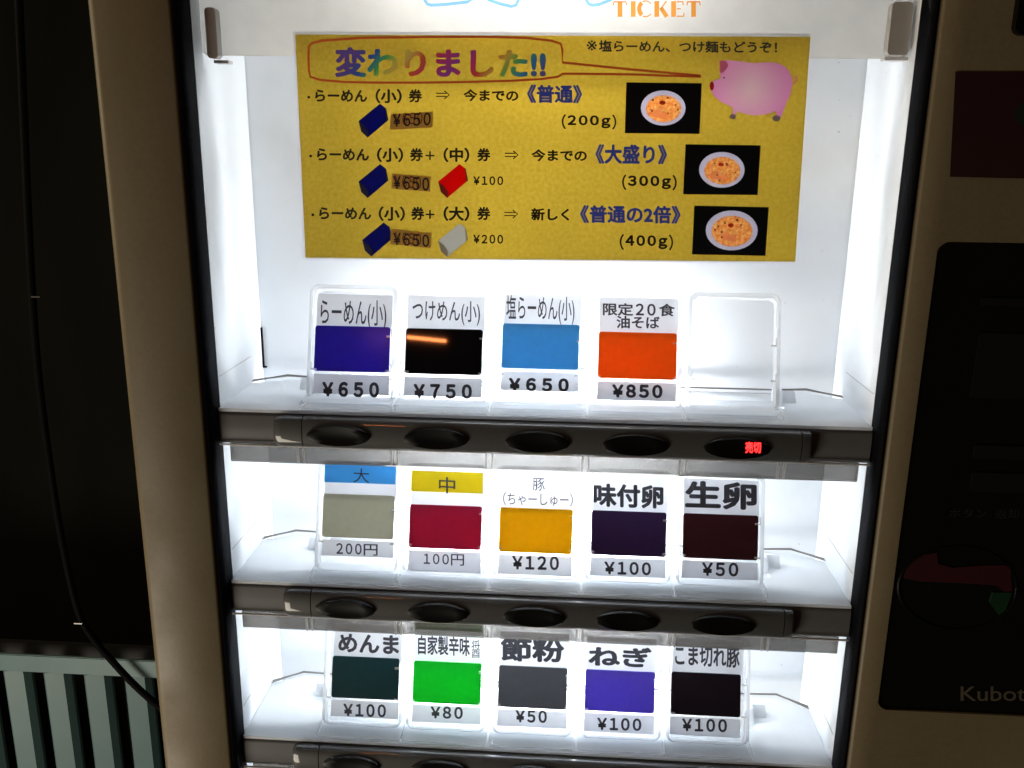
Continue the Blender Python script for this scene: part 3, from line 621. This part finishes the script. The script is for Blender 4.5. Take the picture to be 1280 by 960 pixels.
# printed ticket tokens
pass
M['tok_blue'] = translucent_mat('blue_token_print', (36, 44, 128), .75); M['tok_blue_d'] = mat('dark_blue_token_print', (20, 26, 84), .55)
M['tok_red'] = translucent_mat('red_token_print', (206, 26, 20), .75); M['tok_red_d'] = mat('dark_red_token_print', (150, 14, 14), .55)
M['tok_white'] = translucent_mat('white_token_print', (206, 204, 196), .75); M['tok_white_d'] = mat('grey_token_print', (176, 172, 160), .55)
for dx, dy, c in TOKENS:
    hx = [(x+dx, y+dy) for x, y in hexa]
    t = obj('token_picture', pxpoly(hx, PYY, .0001), M['tok_'+c], po)
    obj('token_side', pxpoly([hx[0], (hx[0][0]+7.5, hx[0][1]+5.5), (hx[4][0]+1.5, hx[4][1]-7), hx[4], hx[5]], PT-.00006, .00003), M['tok_'+c+'_d'], t)
    obj('token_side', pxpoly([(hx[1][0]+6.5, hx[1][1]+5), hx[2], hx[3], (hx[3][0]-2.5, hx[3][1]+2.2)], PT-.00006, .00003), M['tok_'+c+'_d'], t)
# speech bubble
bub = [(386, 58), (390, 54), (402, 51), (450, 47.5), (540, 46), (610, 46), (660, 47.5), (690, 51), (701, 55), (703, 62), (703, 78), (790, 87), (876, 94.5), (876, 96), (790, 93), (703, 92), (698, 96), (680, 98.5), (640, 101), (560, 103), (480, 103.5), (430, 102.5), (400, 100), (388, 96), (386, 88), (385.5, 72)]
obj('speech_bubble', stroke_px(bub, 2.4, PT, True), M['red_ink'], po)
# bowl pictures
for Q, c, rx, ry in BOWLS:
    el = lambda cx, cy, a, b, n=30: arc(cx, cy, a, b, 0, 360-360/n, n-1)
    sp2 = el(c[0]+.5, c[1]+1, rx*.79, ry*.77)
    bp = obj('bowl_picture', cut_plate(Q, [el(*c, rx, ry)], PYY, .0001), M['photo_black'], po)
    obj('bowl', cut_plate(el(*c, rx, ry), [sp2], PYY, .0001), M['bowl'], bp)
    obj('soup', pxpoly(sp2, PYY, .0001), M['food'], bp)
    ir = lambda cx, cy, r_, q=1: [(cx+r_*random.uniform(.75, 1.2)*math.cos(t*.7), cy+q*r_*random.uniform(.75, 1.2)*math.sin(t*.7)) for t in range(9)]
    obj('meat_slice', pxpoly(ir(c[0]-7, c[1]+7, 7.5, .8), PT-.00014, .00003), M['meat'], bp)
    obj('meat_slice', pxpoly(ir(c[0]+1, c[1]+10, 6, .7), PT-.00018, .00003), M['meat'], bp)
    obj('chilli', pxpoly(ir(c[0]-1, c[1]-6.5, 3.6, .8), PT-.00014, .00003), M['chilli'], bp)
    for t in range(7):
        a = random.uniform(0, 6.28); rr = random.uniform(.35, .68)
        obj('topping', pxpoly(ir(c[0]+rx*rr*math.cos(a), c[1]+ry*rr*math.sin(a), random.uniform(.9, 1.7)), PT-.00022, .00003), M['scallion'], bp)
# pig
pass
pg = obj('pig_drawing', pxpoly(pig, PYY, .0001), M['pig'], po)
obj('snout', pxpoly(arc(889.8, 107.5, 2.7, 5.6, 0, 340, 15), PT-.00006, .00003), M['snout'], pg)
for c_ in ((916, 146, 4.2, 3.2), (970.5, 148, 5, 4)): obj('hoof', pxpoly(arc(*c_, 0, 340, 15), PT-.00006, .00003), M['hoof'], pg)
obj('eye', pxpoly(arc(905, 97.2, 1.1, 1, 0, 330, 9), PT-.00006, .00003), M['ink'], pg)
M['pink_line'] = translucent_mat('pink_ink', (250, 160, 200), .3)
obj('ear', pxpoly([(899, 77), (906, 75.5), (911, 82), (903, 92), (900, 90)], PT-.00006, .00003), M['pink_line'], pg)
obj('tail', stroke_px([(990, 104), (995, 103), (996.5, 98), (995, 95), (992.5, 97), (993, 101)], 1.3, PT), M['pink_line'], pg)
# ------------------------------------------------------------------ slatted panel and cable on the left
SY = .30
a, b = vh(-60, 817, SY), vh(230, 833, SY)
sp_ = thing('slatted_panel', ((a.x+b.x)/2, SY, -.75), 'grey green slatted panel at the lower left beside the machine', 'slatted panel')
zr = vh(90, 822, SY).z; z2 = vh(90, 843, SY).z
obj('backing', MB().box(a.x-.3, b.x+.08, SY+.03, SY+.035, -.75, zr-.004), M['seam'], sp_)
obj('top_rail', MB().box(a.x-.3, b.x+.08, SY, SY+.004, z2, zr), M['slat'], sp_, bevel=.0008)
xs = [vh(x, 843, SY).x for x in (3, 50, 101, 154)]; pitch = (xs[3]-xs[0])/3; sw = pitch*.54
for j in range(-4, 5):
    x = xs[0]+pitch*j
    obj('slat', MB().prism([(x, SY+.002), (x+.002, SY+.0005), (x+sw*.85, SY+.004), (x+sw, SY+.012), (x+sw, SY+.016), (x, SY+.016)], -.75, z2-.0005, ident), M['slat'], sp_, smooth=False)
cb = [(22, -40), (26, 60), (32, 200), (38, 330), (47, 460), (62, 580), (78, 680), (98, 765), (118, 800), (140, 826), (165, 853), (190, 876), (220, 900)]
CY = SY-.012
cable = thing('power_cable', vh(22, -40, CY), 'thin black cable hanging down the dark wall and crossing the slatted panel', 'cable')
pts = [vh(x, y, CY) for x, y in cb]
sm = []
for i in range(len(pts)-1):
    p0, p1, p2, p3 = pts[max(i-1, 0)], pts[i], pts[i+1], pts[min(i+2, len(pts)-1)]
    for q in range(5):
        t = q/5; sm.append(.5*((2*p1)+(p2-p0)*t+(2*p0-5*p1+4*p2-p3)*t*t+(3*p1-p0-3*p2+p3)*t**3))
obj('cord', MB().tube(sm+[pts[-1]], .0034, 10), M['cable'], cable, smooth=True)
for x, y in ((45, 371), (98, 779)):
    p = vh(x, y, CY-.004); obj('cable_clip', MB().box(p.x-.004, p.x+.004, p.y-.001, p.y+.001, p.z-.0006, p.z+.0006), M['wire'], cable)
